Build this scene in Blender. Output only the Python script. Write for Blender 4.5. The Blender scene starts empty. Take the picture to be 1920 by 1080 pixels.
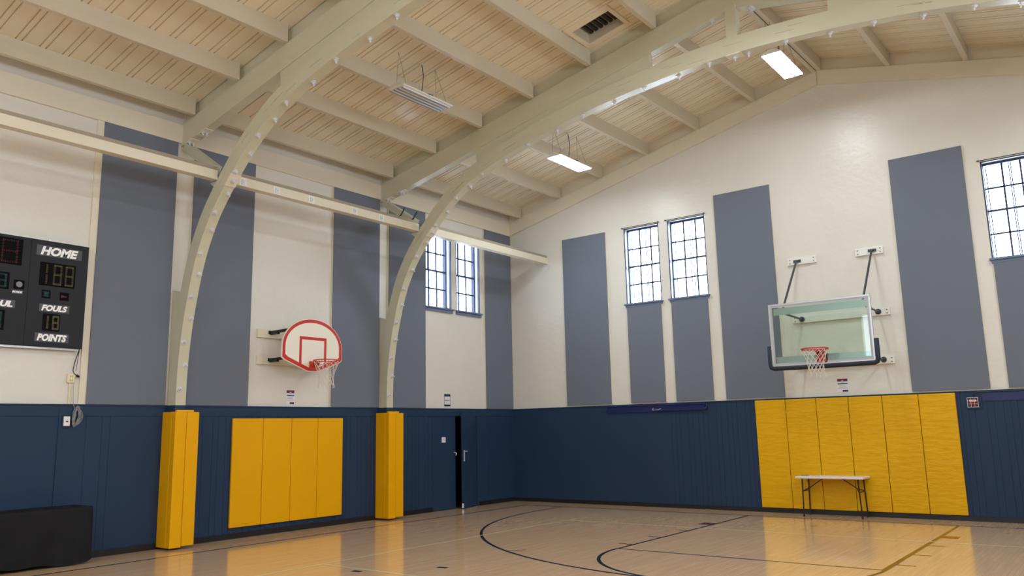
import bpy, bmesh, math, random
from mathutils import Vector, Matrix
random.seed(7)
SC = bpy.context.scene
COL = SC.collection
PI = math.pi

# ------------------------------------------------------------ camera
cam = bpy.data.cameras.new('camera')
cam.sensor_width = 36.0
cam.lens = 1514.4978 / 1920 * 36.0
cam.clip_end = 200
camo = bpy.data.objects.new('camera', cam)
COL.objects.link(camo)
yaw, pit, rol = 0.65254, 0.17369, -0.0214
Fv = Vector((-math.sin(yaw) * math.cos(pit), math.cos(yaw) * math.cos(pit), math.sin(pit)))
Rv = Vector((math.cos(yaw), math.sin(yaw), 0))
Uv = Rv.cross(Fv)
R2 = math.cos(rol) * Rv + math.sin(rol) * Uv
U2 = -math.sin(rol) * Rv + math.cos(rol) * Uv
m = Matrix((R2, U2, -Fv)).transposed().to_4x4()
m.translation = Vector((12.5926, -16.426, 1.7379))
camo.matrix_world = m
SC.camera = camo

# ------------------------------------------------------------ world, exposure
w = bpy.data.worlds.new('daylight')
SC.world = w
w.use_nodes = True
wn = w.node_tree
bg = wn.nodes['Background']
bg.inputs[0].default_value = (0.80, 0.90, 1.0, 1)
bg.inputs[1].default_value = 11.0
SC.view_settings.view_transform = 'Standard'
SC.view_settings.look = 'None'
SC.view_settings.gamma = 1
SC.view_settings.use_curve_mapping = False
SC.view_settings.exposure = 0.84
LAMP = 34.0
try:
    SC.cycles.use_denoising = True
    SC.cycles.max_bounces = 10
    SC.cycles.diffuse_bounces = 6
    SC.cycles.transparent_max_bounces = 16
except Exception:
    pass

# ------------------------------------------------------------ materials
def lin(c):
    return tuple((x / 255 / 12.92 if x / 255 <= .04045 else ((x / 255 + .055) / 1.055) ** 2.4) for x in c) + (1,)

def mat(name, rgb, rough=.5, metal=0, bump=0, bscale=20, stretch=(1, 1, 1), var=0, vscale=3, spec=.5, emit=None, coat=0, bdist=.01):
    M = bpy.data.materials.new(name)
    M.use_nodes = True
    nt = M.node_tree
    b = nt.nodes['Principled BSDF']
    c = lin(rgb)
    b.inputs['Base Color'].default_value = c
    b.inputs['Roughness'].default_value = rough
    b.inputs['Metallic'].default_value = metal
    b.inputs['Specular IOR Level'].default_value = spec
    if coat:
        b.inputs['Coat Weight'].default_value = coat
        b.inputs['Coat Roughness'].default_value = .08
    if emit:
        b.inputs['Emission Color'].default_value = emit[0]
        b.inputs['Emission Strength'].default_value = emit[1]
    if bump or var:
        geo = nt.nodes.new('ShaderNodeNewGeometry')
        mp = nt.nodes.new('ShaderNodeMapping')
        mp.inputs['Scale'].default_value = stretch
        nt.links.new(geo.outputs['Position'], mp.inputs['Vector'])
    if bump:
        n = nt.nodes.new('ShaderNodeTexNoise')
        n.inputs['Scale'].default_value = bscale
        n.inputs['Detail'].default_value = 5
        nt.links.new(mp.outputs[0], n.inputs['Vector'])
        bp = nt.nodes.new('ShaderNodeBump')
        bp.inputs['Strength'].default_value = bump
        bp.inputs['Distance'].default_value = bdist
        nt.links.new(n.outputs['Fac'], bp.inputs['Height'])
        nt.links.new(bp.outputs[0], b.inputs['Normal'])
    if var:
        n2 = nt.nodes.new('ShaderNodeTexNoise')
        n2.inputs['Scale'].default_value = vscale
        n2.inputs['Detail'].default_value = 4
        nt.links.new(mp.outputs[0], n2.inputs['Vector'])
        mx = nt.nodes.new('ShaderNodeMix')
        mx.data_type = 'RGBA'
        mx.inputs[6].default_value = tuple(x * (1 - var) for x in c[:3]) + (1,)
        mx.inputs[7].default_value = tuple(min(1, x * (1 + var)) for x in c[:3]) + (1,)
        nt.links.new(n2.outputs['Fac'], mx.inputs[0])
        nt.links.new(mx.outputs[2], b.inputs['Base Color'])
    return M

PLASTER = mat('painted_plaster', (220, 215, 206), .34, bump=.35, bscale=7, var=.05, vscale=1.2, bdist=.02)
TRIMC = mat('cream_trim_paint', (222, 213, 193), .3, bump=.15, bscale=30, stretch=(1, .15, 1), var=.04)
BEAM = mat('cream_beam_paint', (200, 196, 172), .26, bump=.3, bscale=22, stretch=(.18, 1, 1), var=.06, vscale=8, bdist=.008)
PURL = mat('cream_purlin_paint', (206, 195, 174), .2, bump=.12, bscale=20, stretch=(1, .12, 1), var=.05, vscale=4)
DECK = mat('painted_roof_boards', (228, 216, 192), .2, bump=.08, bscale=9, stretch=(.4, 1, 1), var=.025, vscale=2, bdist=.006)
NAVY = mat('navy_paint', (38, 57, 84), .5, spec=.2, bump=.15, bscale=14, stretch=(1, 1, .2), var=.08, vscale=2)
BASEB = mat('black_vinyl_base', (22, 25, 30), .4)
FABRIC = mat('grey_fabric', (113, 119, 132), .95, bump=.5, bscale=170, var=.03, vscale=40, spec=.1, bdist=.003)
YEL = mat('yellow_vinyl', (220, 166, 0), .42, spec=.25, bump=.5, bscale=4, stretch=(1, 1, 3.5), var=.05, vscale=2.5, bdist=.03)
YELS = mat('smooth_yellow_vinyl', (230, 166, 0), .45, spec=.2, bump=.2, bscale=4, var=.04, vscale=2, bdist=.01)
GALV = mat('galvanised_steel', (216, 216, 220), .35, metal=.25)
WHITE = mat('white_enamel', (232, 230, 224), .3)
BOARDW = mat('white_backboard', (236, 230, 215), .3)
RED = mat('red_paint', (196, 42, 34), .35)
ORANGE = mat('orange_red_steel', (204, 58, 30), .35)
RIMRED = mat('crimson_steel', (190, 30, 42), .35)
BLK = mat('black_steel', (26, 27, 30), .4)
DGREY = mat('dark_grey_steel', (62, 66, 72), .35)
NAVYPAD = mat('navy_foam', (22, 30, 46), .6)
CORD = mat('white_net_cord', (216, 208, 196), .8)
SILL = mat('slate_blue_paint', (104, 118, 146), .45)
WFRAME = mat('navy_window_steel', (40, 50, 88), .4)
ALU = mat('brushed_aluminium', (190, 192, 196), .3, metal=.6)
CLOTH = mat('black_cloth', (20, 20, 23), .7, spec=.25, bump=.7, bscale=1.8, stretch=(1, 1, .6), var=.1, vscale=2, bdist=.12)
PLAST = mat('white_plastic', (228, 228, 232), .35)
IVORY = mat('ivory_plastic', (226, 214, 178), .4)
CABLEG = mat('grey_cable', (150, 150, 146), .6)
SBLACK = mat('scoreboard_black', (24, 25, 30), .5, spec=.3)
SFACE = mat('scoreboard_face', (30, 31, 37), .55, spec=.3)
STEXT = mat('white_vinyl_letters', (245, 245, 245), .5)
STXTBG = mat('grey_label_strip', (76, 78, 84), .6)
DIGY = mat('unlit_amber_leds', (96, 88, 48), .6)
DIGR = mat('unlit_red_leds', (92, 22, 30), .6)
DIGG = mat('unlit_green_leds', (26, 68, 70), .6)
DARKG = mat('black_digit_window', (12, 12, 14), .8, spec=.1)
ROYAL = mat('royal_blue_vinyl', (15, 34, 88), .3, bump=.2, bscale=9)
MAROON = mat('maroon_print', (110, 24, 56), .5)
TEAL = mat('teal_print', (40, 96, 132), .5)
INK = mat('black_print', (30, 26, 30), .5)
PAPER = mat('white_paper', (226, 222, 228), .6)
GREYP = mat('grey_print', (150, 140, 148), .6)
NAVYPR = mat('navy_print', (28, 36, 66), .5)
BROWNP = mat('brown_print', (150, 112, 112), .6)
LINEB = mat('black_line_paint', (24, 28, 40), .18, coat=.5)
LINEW = mat('cream_line_paint', (232, 214, 170), .2, coat=.5)
LINEM = mat('maroon_line_paint', (110, 32, 34), .2, coat=.5)
DARKROOM = mat('corridor_shade', (12, 14, 16), .9)
TABLEW = mat('white_table_plastic', (226, 218, 214), .4)
CONDUIT = mat('navy_conduit', (44, 56, 78), .4)
CRACK = mat('dark_crack', (128, 112, 84), .9)
RAILD = mat('dark_beige_paint', (158, 146, 126), .6)
REDL = mat('red_lens', (120, 18, 30), .25)

def glass_mat(name, tint, refl=.12, rough=.0):
    M = bpy.data.materials.new(name)
    M.use_nodes = True
    nt = M.node_tree
    nt.nodes.clear()
    o = nt.nodes.new('ShaderNodeOutputMaterial')
    t = nt.nodes.new('ShaderNodeBsdfTransparent')
    t.inputs[0].default_value = tint
    g = nt.nodes.new('ShaderNodeBsdfGlossy')
    g.inputs['Roughness'].default_value = rough
    fr = nt.nodes.new('ShaderNodeFresnel')
    fr.inputs[0].default_value = 1.5
    mx = nt.nodes.new('ShaderNodeMixShader')
    mm = nt.nodes.new('ShaderNodeMath')
    mm.operation = 'MULTIPLY'
    mm.inputs[1].default_value = refl * 8
    nt.links.new(fr.outputs[0], mm.inputs[0])
    nt.links.new(mm.outputs[0], mx.inputs[0])
    nt.links.new(t.outputs[0], mx.inputs[1])
    nt.links.new(g.outputs[0], mx.inputs[2])
    nt.links.new(mx.outputs[0], o.inputs[0])
    return M
GLASS = glass_mat('window_glass', (.92, .97, 1, 1), .08)
BGLASS = glass_mat('backboard_glass', (.85, .92, .88, 1), .06)

def emit_mat(name, col, s):
    M = bpy.data.materials.new(name)
    M.use_nodes = True
    b = M.node_tree.nodes['Principled BSDF']
    b.inputs['Base Color'].default_value = (.9, .9, .9, 1)
    b.inputs['Emission Color'].default_value = col
    b.inputs['Emission Strength'].default_value = s
    return M
LIT = emit_mat('lit_lens', (.87, .95, 1.0, 1), LAMP)
LIT.cycles.emission_sampling = 'FRONT'

def floor_mat():
    M = bpy.data.materials.new('maple_floor')
    M.use_nodes = True
    nt = M.node_tree
    b = nt.nodes['Principled BSDF']
    geo = nt.nodes.new('ShaderNodeNewGeometry')
    mp = nt.nodes.new('ShaderNodeMapping')
    mp.inputs['Rotation'].default_value = (0, 0, PI / 2)
    nt.links.new(geo.outputs['Position'], mp.inputs['Vector'])
    br = nt.nodes.new('ShaderNodeTexBrick')
    br.inputs['Scale'].default_value = 1
    br.inputs['Brick Width'].default_value = .9
    br.inputs['Row Height'].default_value = .057
    br.inputs['Mortar Size'].default_value = .0009
    br.inputs['Color1'].default_value = lin((224, 189, 150))
    br.inputs['Color2'].default_value = lin((215, 179, 141))
    br.inputs['Mortar'].default_value = lin((178, 144, 110))
    br.inputs['Bias'].default_value = .1
    br.offset = .37
    nt.links.new(mp.outputs[0], br.inputs['Vector'])
    mp2 = nt.nodes.new('ShaderNodeMapping')
    mp2.inputs['Scale'].default_value = (9, .9, 1)
    nt.links.new(geo.outputs['Position'], mp2.inputs['Vector'])
    n = nt.nodes.new('ShaderNodeTexNoise')
    n.inputs['Scale'].default_value = 2
    n.inputs['Detail'].default_value = 6
    nt.links.new(mp2.outputs[0], n.inputs['Vector'])
    mx = nt.nodes.new('ShaderNodeMix')
    mx.data_type = 'RGBA'
    mx.blend_type = 'MULTIPLY'
    mx.inputs[0].default_value = .5
    rp = nt.nodes.new('ShaderNodeValToRGB')
    rp.color_ramp.elements[0].position = .3
    rp.color_ramp.elements[0].color = (.82, .78, .74, 1)
    rp.color_ramp.elements[1].position = .7
    rp.color_ramp.elements[1].color = (1, 1, 1, 1)
    nt.links.new(n.outputs['Fac'], rp.inputs[0])
    nt.links.new(br.outputs['Color'], mx.inputs[6])
    nt.links.new(rp.outputs[0], mx.inputs[7])
    nt.links.new(mx.outputs[2], b.inputs['Base Color'])
    b.inputs['Roughness'].default_value = .15
    b.inputs['Specular IOR Level'].default_value = .5
    b.inputs['Coat Weight'].default_value = .3
    b.inputs['Coat Roughness'].default_value = .03
    n3 = nt.nodes.new('ShaderNodeTexNoise')
    n3.inputs['Scale'].default_value = 1.2
    mp3 = nt.nodes.new('ShaderNodeMapping')
    mp3.inputs['Scale'].default_value = (9, 1.0, 1)
    nt.links.new(geo.outputs['Position'], mp3.inputs['Vector'])
    nt.links.new(mp3.outputs[0], n3.inputs['Vector'])
    bp = nt.nodes.new('ShaderNodeBump')
    bp.inputs['Strength'].default_value = .02
    bp.inputs['Distance'].default_value = .004
    nt.links.new(n3.outputs['Fac'], bp.inputs['Height'])
    nt.links.new(bp.outputs[0], b.inputs['Normal'])
    nt.links.new(bp.outputs[0], b.inputs['Coat Normal'])
    return M
FLOOR = floor_mat()

# ------------------------------------------------------------ geometry helpers
def V(*a):
    return Vector(a)

class MB:
    """collects shapes, then links them as ONE mesh object"""
    def __init__(s):
        s.v = []; s.f = []
    def add(s, vs, fs):
        o = len(s.v)
        s.v += [tuple(p) for p in vs]
        s.f += [tuple(i + o for i in f) for f in fs]
        return s
    def box(s, x0, x1, y0, y1, z0, z1):
        vs = [(x, y, z) for z in (z0, z1) for y in (y0, y1) for x in (x0, x1)]
        return s.add(vs, [(0, 2, 3, 1), (4, 5, 7, 6), (0, 1, 5, 4), (2, 6, 7, 3), (0, 4, 6, 2), (1, 3, 7, 5)])
    def prism(s, pts, d):
        """closed polygon pts (3d), extruded by vector d"""
        n = len(pts); d = Vector(d)
        vs = [Vector(p) for p in pts] + [Vector(p) + d for p in pts]
        fs = [tuple(range(n)), tuple(range(2 * n - 1, n - 1, -1))]
        fs += [(i, i + n, (i + 1) % n + n, (i + 1) % n) for i in range(n)]
        return s.add(vs, fs)
    def tube(s, pts, r, n=8, closed=False, cap=True):
        pts = [Vector(p) for p in pts]
        m_ = len(pts)
        if not isinstance(r, (list, tuple)):
            r = [r] * m_
        vs = []; fs = []
        prev = None
        for i, p in enumerate(pts):
            if closed:
                t = pts[(i + 1) % m_] - pts[i - 1]
            else:
                t = pts[min(i + 1, m_ - 1)] - pts[max(i - 1, 0)]
            t.normalize()
            if prev is None:
                a = Vector((0, 0, 1)) if abs(t.z) < .9 else Vector((1, 0, 0))
                u = t.cross(a).normalized()
            else:
                u = (prev - t * prev.dot(t))
                u = u.normalized() if u.length > 1e-6 else t.orthogonal().normalized()
            prev = u
            v = t.cross(u)
            for k in range(n):
                an = 2 * PI * k / n
                vs.append(p + (u * math.cos(an) + v * math.sin(an)) * r[i])
        seg = m_ if closed else m_ - 1
        for i in range(seg):
            j = (i + 1) % m_
            for k in range(n):
                fs.append((i * n + k, i * n + (k + 1) % n, j * n + (k + 1) % n, j * n + k))
        if not closed and cap:
            fs.append(tuple(range(n - 1, -1, -1)))
            fs.append(tuple((m_ - 1) * n + k for k in range(n)))
        return s.add(vs, fs)
    def bar(s, a, b, wx, wz, up=(0, 0, 1)):
        """rectangular bar between two points"""
        a = Vector(a); b = Vector(b)
        t = (b - a).normalized()
        u = t.cross(Vector(up)).normalized()
        v = u.cross(t)
        vs = []
        for p in (a, b):
            for su, sv in ((-1, -1), (1, -1), (1, 1), (-1, 1)):
                vs.append(p + u * su * wx / 2 + v * sv * wz / 2)
        return s.add(vs, [(0, 1, 2, 3), (7, 6, 5, 4), (0, 4, 5, 1), (1, 5, 6, 2), (2, 6, 7, 3), (3, 7, 4, 0)])
    def build(s, name, m, parent=None, smooth=False, bevel=0, seg=2, local=True):
        me = bpy.data.meshes.new(name)
        vs = s.v
        if parent is not None and local:
            pl = Vector(parent.get('_base', (0, 0, 0)))
            vs = [tuple(Vector(p) - pl) for p in vs]
        me.from_pydata(vs, [], s.f)
        bm = bmesh.new()
        bm.from_mesh(me)
        bmesh.ops.recalc_face_normals(bm, faces=bm.faces)
        bm.to_mesh(me)
        bm.free()
        if smooth:
            me.polygons.foreach_set('use_smooth', [True] * len(me.polygons))
        me.materials.append(m)
        o = bpy.data.objects.new(name, me)
        COL.objects.link(o)
        if parent is not None:
            o.parent = parent
            if '_base' in parent:
                o['_base'] = parent['_base']
        if bevel:
            bv = o.modifiers.new('bevel', 'BEVEL')
            bv.width = bevel; bv.segments = seg; bv.limit_method = 'ANGLE'; bv.angle_limit = .6
        if smooth and bevel:
            bv.harden_normals = False
        return o

def tag(o, label=None, cat=None, group=None, kind=None):
    if label: o['label'] = label
    if cat: o['category'] = cat
    if group: o['group'] = group
    if kind: o['kind'] = kind
    return o

def thing(name, loc, label, cat, group=None):
    o = bpy.data.objects.new(name, None)
    o.empty_display_size = .1
    o.location = loc
    o['_base'] = tuple(loc)
    COL.objects.link(o)
    return tag(o, label, cat, group)

def struct(name, mb, m, **k):
    o = mb.build(name, m, **k)
    o['kind'] = 'structure'
    return o

def text(s, name, m, parent, origin, ax, h, wd, shear=0, ext=.002, bold=0):
    """lettering as a mesh, fitted to width wd and height h; ax = reading direction; stands upright"""
    cu = bpy.data.curves.new(name, 'FONT')
    cu.body = s
    cu.extrude = .01
    cu.offset = bold
    cu.shear = shear
    cu.resolution_u = 3
    tmp = bpy.data.objects.new('tmp', cu)
    COL.objects.link(tmp)
    bpy.context.view_layer.update()
    me = bpy.data.meshes.new_from_object(tmp.evaluated_get(bpy.context.evaluated_depsgraph_get()))
    bpy.data.objects.remove(tmp)
    xs = [v.co.x for v in me.vertices]; ys = [v.co.y for v in me.vertices]
    x0, x1, y0, y1 = min(xs), max(xs), min(ys), max(ys)
    ax = Vector(ax); up = Vector((0, 0, 1)); nrm = ax.cross(up)
    base = Vector(parent.get('_base', (0, 0, 0)))
    for v in me.vertices:
        u = (v.co.x - x0) / (x1 - x0) * wd
        t = (v.co.y - y0) / (y1 - y0) * h
        d = ext if v.co.z > 0 else 0
        v.co = Vector(origin) + ax * u + up * t + nrm * d - base
    me.materials.clear()
    me.materials.append(m)
    o = bpy.data.objects.new(name, me)
    COL.objects.link(o)
    o.parent = parent
    o['_base'] = parent['_base'] if '_base' in parent else (0, 0, 0)
    return o

# ------------------------------------------------------------ room dimensions
W = 16.26
XC = 8.13
YF = -23.3           # wall behind the camera
HW = 2.243           # wainscot height
Y1, Y2 = -9.31, -4.65
PUR = .27            # purlin depth

def slope(y):
    if y <= Y2: return .2075
    return .2075 + (.2295 - .2075) * (y - Y2) / (-Y2)
def zr(x, y):
    """top of the trusses and gable trim, where the purlins rest"""
    return 7.06 + slope(y) * min(x, 2 * XC - x)
def zd(x, y):
    return zr(x, y) + PUR

# ------------------------------------------------------------ floor
f = MB().box(-.3, W + .3, YF - .3, .3, -.1, 0)
floor = struct('floor', f, FLOOR)

def line(pts, wd=.05):
    """flat painted line following pts on the floor"""
    mb = MB(); L = []; Rr = []
    n = len(pts)
    for i, p in enumerate(pts):
        a = Vector(pts[max(i - 1, 0)]); b = Vector(pts[min(i + 1, n - 1)])
        t = (b - a).normalized()
        k = 1.0
        if 0 < i < n - 1:
            t1 = (Vector(p) - a).normalized()
            k = 1 / max(.5, t.dot(t1))
        nr = Vector((-t.y, t.x)) * wd / 2 * k
        L.append(Vector(p) + nr); Rr.append(Vector(p) - nr)
    for i in range(n - 1):
        q = [L[i], L[i + 1], Rr[i + 1], Rr[i]]
        mb.prism([(c.x, c.y, .0002) for c in q], (0, 0, .0009))
    return mb
def lay(name, pts, m, wd=.05, z=0):
    mb = line(pts, wd)
    mb.v = [(a, b, c + z) for a, b, c in mb.v]
    o = mb.build(name, m, floor)
    return o
YB = -.80
lay('boundary_line', [(.95, -15), (.95, YB), (15.31, YB), (15.31, -15)], LINEB, .055)
XL, XR, YFT = 6.31, 9.95, -5.80
lay('lane_line', [(XL, YB - .02), (XL, YFT), (XR, YFT), (XR, YB - .02)], LINEB, .05, .0004)
lay('free_throw_circle', [(XC - 1.83 * math.cos(t * PI / 40), YFT - 1.83 * math.sin(t * PI / 40)) for t in range(41)], LINEB, .05, .0008)
r3 = 6.14
pts = [(XC - r3, YB - .02)]
for t in range(61):
    a = t * PI / 60
    pts.append((XC - r3 * math.cos(a), -1.5 - r3 * math.sin(a)))
pts.append((XC + r3, YB - .02))
lay('three_point_line', pts, LINEB, .05, .0012)
lay('volleyball_line', [(3.56, -15), (3.56, -3.02), (12.7, -3.02), (12.7, -15)], LINEW, .045, .0016)
lay('volleyball_line', [(3.56, -8.98), (12.7, -8.98)], LINEW, .045, .002)
for sx, xa in ((-1, XL), (1, XR)):
    for yy in (-3.45, -4.40, -5.33):
        lay('lane_mark', [(xa + sx * .03, yy), (xa + sx * .25, yy)], LINEB if sx > 0 else LINEM, .05)
    lay('lane_mark', [(xa + sx * .03, -2.40), (xa + sx * .26, -2.40)], LINEM, .28)
lay('floor_mark', [(5.02, -6.75), (5.20, -6.55)], LINEM, .035)
lay('floor_mark', [(4.34, -9.12), (4.48, -9.10)], LINEB, .09)
lay('floor_mark', [(5.11, -8.36), (5.25, -8.32)], LINEB, .09)
lay('floor_mark', [(3.55, -2.85), (3.66, -2.80)], LINEW, .05)
lay('floor_mark', [(6.42, -2.62), (6.52, -2.60)], LINEW, .06)
lay('floor_mark', [(7.83, -1.92), (7.98, -1.92)], LINEM, .05)

# ------------------------------------------------------------ walls with real window openings
def wall(name, axis, pos, out, u0, u1, ztop, holes, m, z0=0, cuts=()):
    """axis 'x': wall plane x=pos running along y; axis 'y': plane y=pos running along x"""
    us = sorted(set([u0, u1] + [h[0] for h in holes] + [h[1] for h in holes] + list(cuts)))
    us = [u for u in us if u0 <= u <= u1]
    mb = MB()
    d = (out, 0, 0) if axis == 'x' else (0, out, 0)
    P = (lambda u, z: (pos, u, z)) if axis == 'x' else (lambda u, z: (u, pos, z))
    for a, b in zip(us[:-1], us[1:]):
        mid = (a + b) / 2
        hs = sorted([h for h in holes if h[0] <= mid <= h[1]], key=lambda h: h[2])
        z = z0
        for h in hs:
            if h[2] > z:
                mb.prism([P(a, z), P(b, z), P(b, h[2]), P(a, h[2])], d)
            z = h[3]
        mb.prism([P(a, z), P(b, z), P(b, ztop(b)), P(a, ztop(a))], d)
    return struct(name, mb, m)
ZWB, ZWT = 4.56, 6.36
DOOR = (-2.97, -1.48, 0, 2.16)
WL = [(-3.21, -2.32, ZWB, ZWT), (-2.15, -1.27, ZWB, ZWT)]
WR = [(3.40, 4.31, ZWB, ZWT), (4.53, 5.44, ZWB, ZWT), (10.82, 11.73, ZWB, ZWT), (11.95, 12.86, ZWB, ZWT)]
wall('wall_left', 'x', 0, -.3, YF - .3, .3, lambda y: zd(0, y) + .02, WL + [DOOR], PLASTER)
wall('wall_back', 'y', 0, .3, 0, W, lambda x: zd(x, 0) + .02, WR, PLASTER, cuts=(XC,))
wall('wall_right', 'x', W, .3, YF - .3, .3, lambda y: zd(0, y) + .02, [(-8.0, -7.1, ZWB, ZWT), (-6.9, -6.0, ZWB, ZWT), (-12.7, -11.8, ZWB, ZWT), (-11.6, -10.7, ZWB, ZWT), (-17.3, -16.4, ZWB, ZWT), (-16.2, -15.3, ZWB, ZWT)], PLASTER)
wall('wall_front', 'y', YF, -.3, 0, W, lambda x: zd(x, YF) + .02, WR, PLASTER, cuts=(XC,))

# roof boarding: grooved boards running up the slope
HX0, HX1, HY0, HY1 = 5.60, 6.33, -5.42, -4.86
def groove_profile(lo, hi, starts, gw, gd, extra=()):
    pr = [(lo, 0)]
    for s0 in starts:
        if lo + .02 < s0 < hi - .02:
            pr += [(s0 - gw, 0), (s0 - gw * .55, gd), (s0 + gw * .55, gd), (s0 + gw, 0)]
    pr.append((hi, 0))
    for e in extra:
        for i in range(len(pr) - 1):
            if pr[i][0] < e < pr[i + 1][0]:
                t = (e - pr[i][0]) / (pr[i + 1][0] - pr[i][0])
                pr.insert(i + 1, (e, pr[i][1] * (1 - t) + pr[i + 1][1] * t))
                break
    return pr
gs = []
k = -38
while True:
    c = -12.100 + .3245 * k
    if c > 0: break
    if c > YF:
        gs += [c - .044, c + .044]
    k += 1
prf = groove_profile(YF - .3, .3, gs, .012, .024, (HY0, HY1, Y2))
mb = MB()
def ys(y): return min(y, 0)
for (a, da), (b, db) in zip(prf[:-1], prf[1:]):
    hole = HY0 <= (a + b) / 2 <= HY1
    xs_ = [-.3, 0, HX0, HX1, XC, W, W + .3] if hole else [-.3, XC, W + .3]
    for x0, x1 in zip(xs_[:-1], xs_[1:]):
        if hole and abs(x0 - HX0) < 1e-6: continue
        z = lambda x, y, d: zd(x, ys(y)) + d
        mb.add([(x0, a, z(x0, a, da)), (x1, a, z(x1, a, da)), (x1, b, z(x1, b, db)), (x0, b, z(x0, b, db))], [(0, 1, 2, 3)])
        mb.add([(x0, a, z(x0, a, .06)), (x1, a, z(x1, a, .06)), (x1, b, z(x1, b, .06)), (x0, b, z(x0, b, .06))], [(3, 2, 1, 0)])
struct('ceiling', mb, DECK)

# ------------------------------------------------------------ wainscot, trims, baseboards
def wains(axis, u0, u1, g, z0, z1, th=.02, sgn=1):
    pr = groove_profile(u0, u1, g, .003, -.005)
    mb = MB()
    for (a, da), (b, db) in zip(pr[:-1], pr[1:]):
        if axis == 'x':
            mb.prism([(0, a, z0), (th + da, a, z0), (th + db, b, z0), (0, b, z0)], (0, 0, z1 - z0))
        else:
            mb.prism([(a, 0, z0), (a, -th - da, z0), (b, -th - db, z0), (b, 0, z0)], (0, 0, z1 - z0))
    return mb
def bunch(lo, hi):
    r = []; y = lo + .09; i = 0
    while y < hi - .05:
        r.append(y)
        y += (.105, .105, .19, .105, .145)[i % 5]; i += 1
    return r
mb = wains('x', -10.93, DOOR[0] - .05, [-10.58, -10.34, -10.22, -9.1] + bunch(-8.95, DOOR[0] - .05), 0, 2.075)
mb2 = wains('x', DOOR[1] + .05, 0, [-1.05], 0, 2.075)
mb.add(mb2.v, mb2.f)
mb.box(0, .02, YF, -10.96, 0, 2.10)
mb.box(0, .034, -10.98, -10.92, 0, HW - .02)
mb.box(0, .03, YF, 0, 2.075, HW)
mb.box(0, .045, YF, 0, HW - .012, HW + .006)
mb.box(0, .024, DOOR[0] - .05, DOOR[1] + .05, 2.16, 2.08)
struct('trim_1', mb, NAVY)
gr = [x for x in bunch(4.3, 6.5)] + bunch(9.98, W)
mb = wains('y', .02, W, gr, 0, HW - .01)
mb.box(0, W, -.035, 0, HW - .012, HW + .006)
struct('trim_2', mb, NAVY)
mb = MB().box(W - .02, W, YF, 0, 0, HW).box(0, W, YF, YF + .02, 0, HW)
struct('trim_3', mb, NAVY)
mb = MB().box(0, .032, YF, DOOR[0] - .05, 0, .095).box(0, .032, DOOR[1] + .05, 0, 0, .095)
struct('baseboard_left', mb, BASEB)
struct('baseboard_back', MB().box(0, W, -.032, 0, 0, .085), BASEB)
# fascia under the eaves of the left wall
struct('trim_4', MB().box(0, .05, YF, 0, 6.727, 7.06), TRIMC, bevel=.004)
struct('trim_5', MB().box(W - .05, W, YF, 0, 6.727, 7.06), TRIMC)
# gable trim boards on the back wall and the recessed blocking above
mb = MB()
zb = lambda x: 6.727 + .2335 * min(x, 2 * XC - x)
for a, b in ((0, XC - .003), (XC + .003, W)):
    mb.prism([(a, 0, zb(a)), (b, 0, zb(b)), (b, 0, zr(b, 0)), (a, 0, zr(a, 0))], (0, -.08, 0))
struct('trim_6', mb, TRIMC, bevel=.004)
mb = MB()
for a, b in ((0, XC), (XC, W)):
    mb.prism([(a, 0, zr(a, 0)), (b, 0, zr(b, 0)), (b, 0, zd(b, 0)), (a, 0, zd(a, 0))], (0, -.02, 0))
struct('trim_7', mb, TRIMC)
# bare plaster battens beside the acoustic panels
struct('trim_8', MB().box(0, .03, -10.72, -10.625, HW, 6.73), TRIMC)

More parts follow.
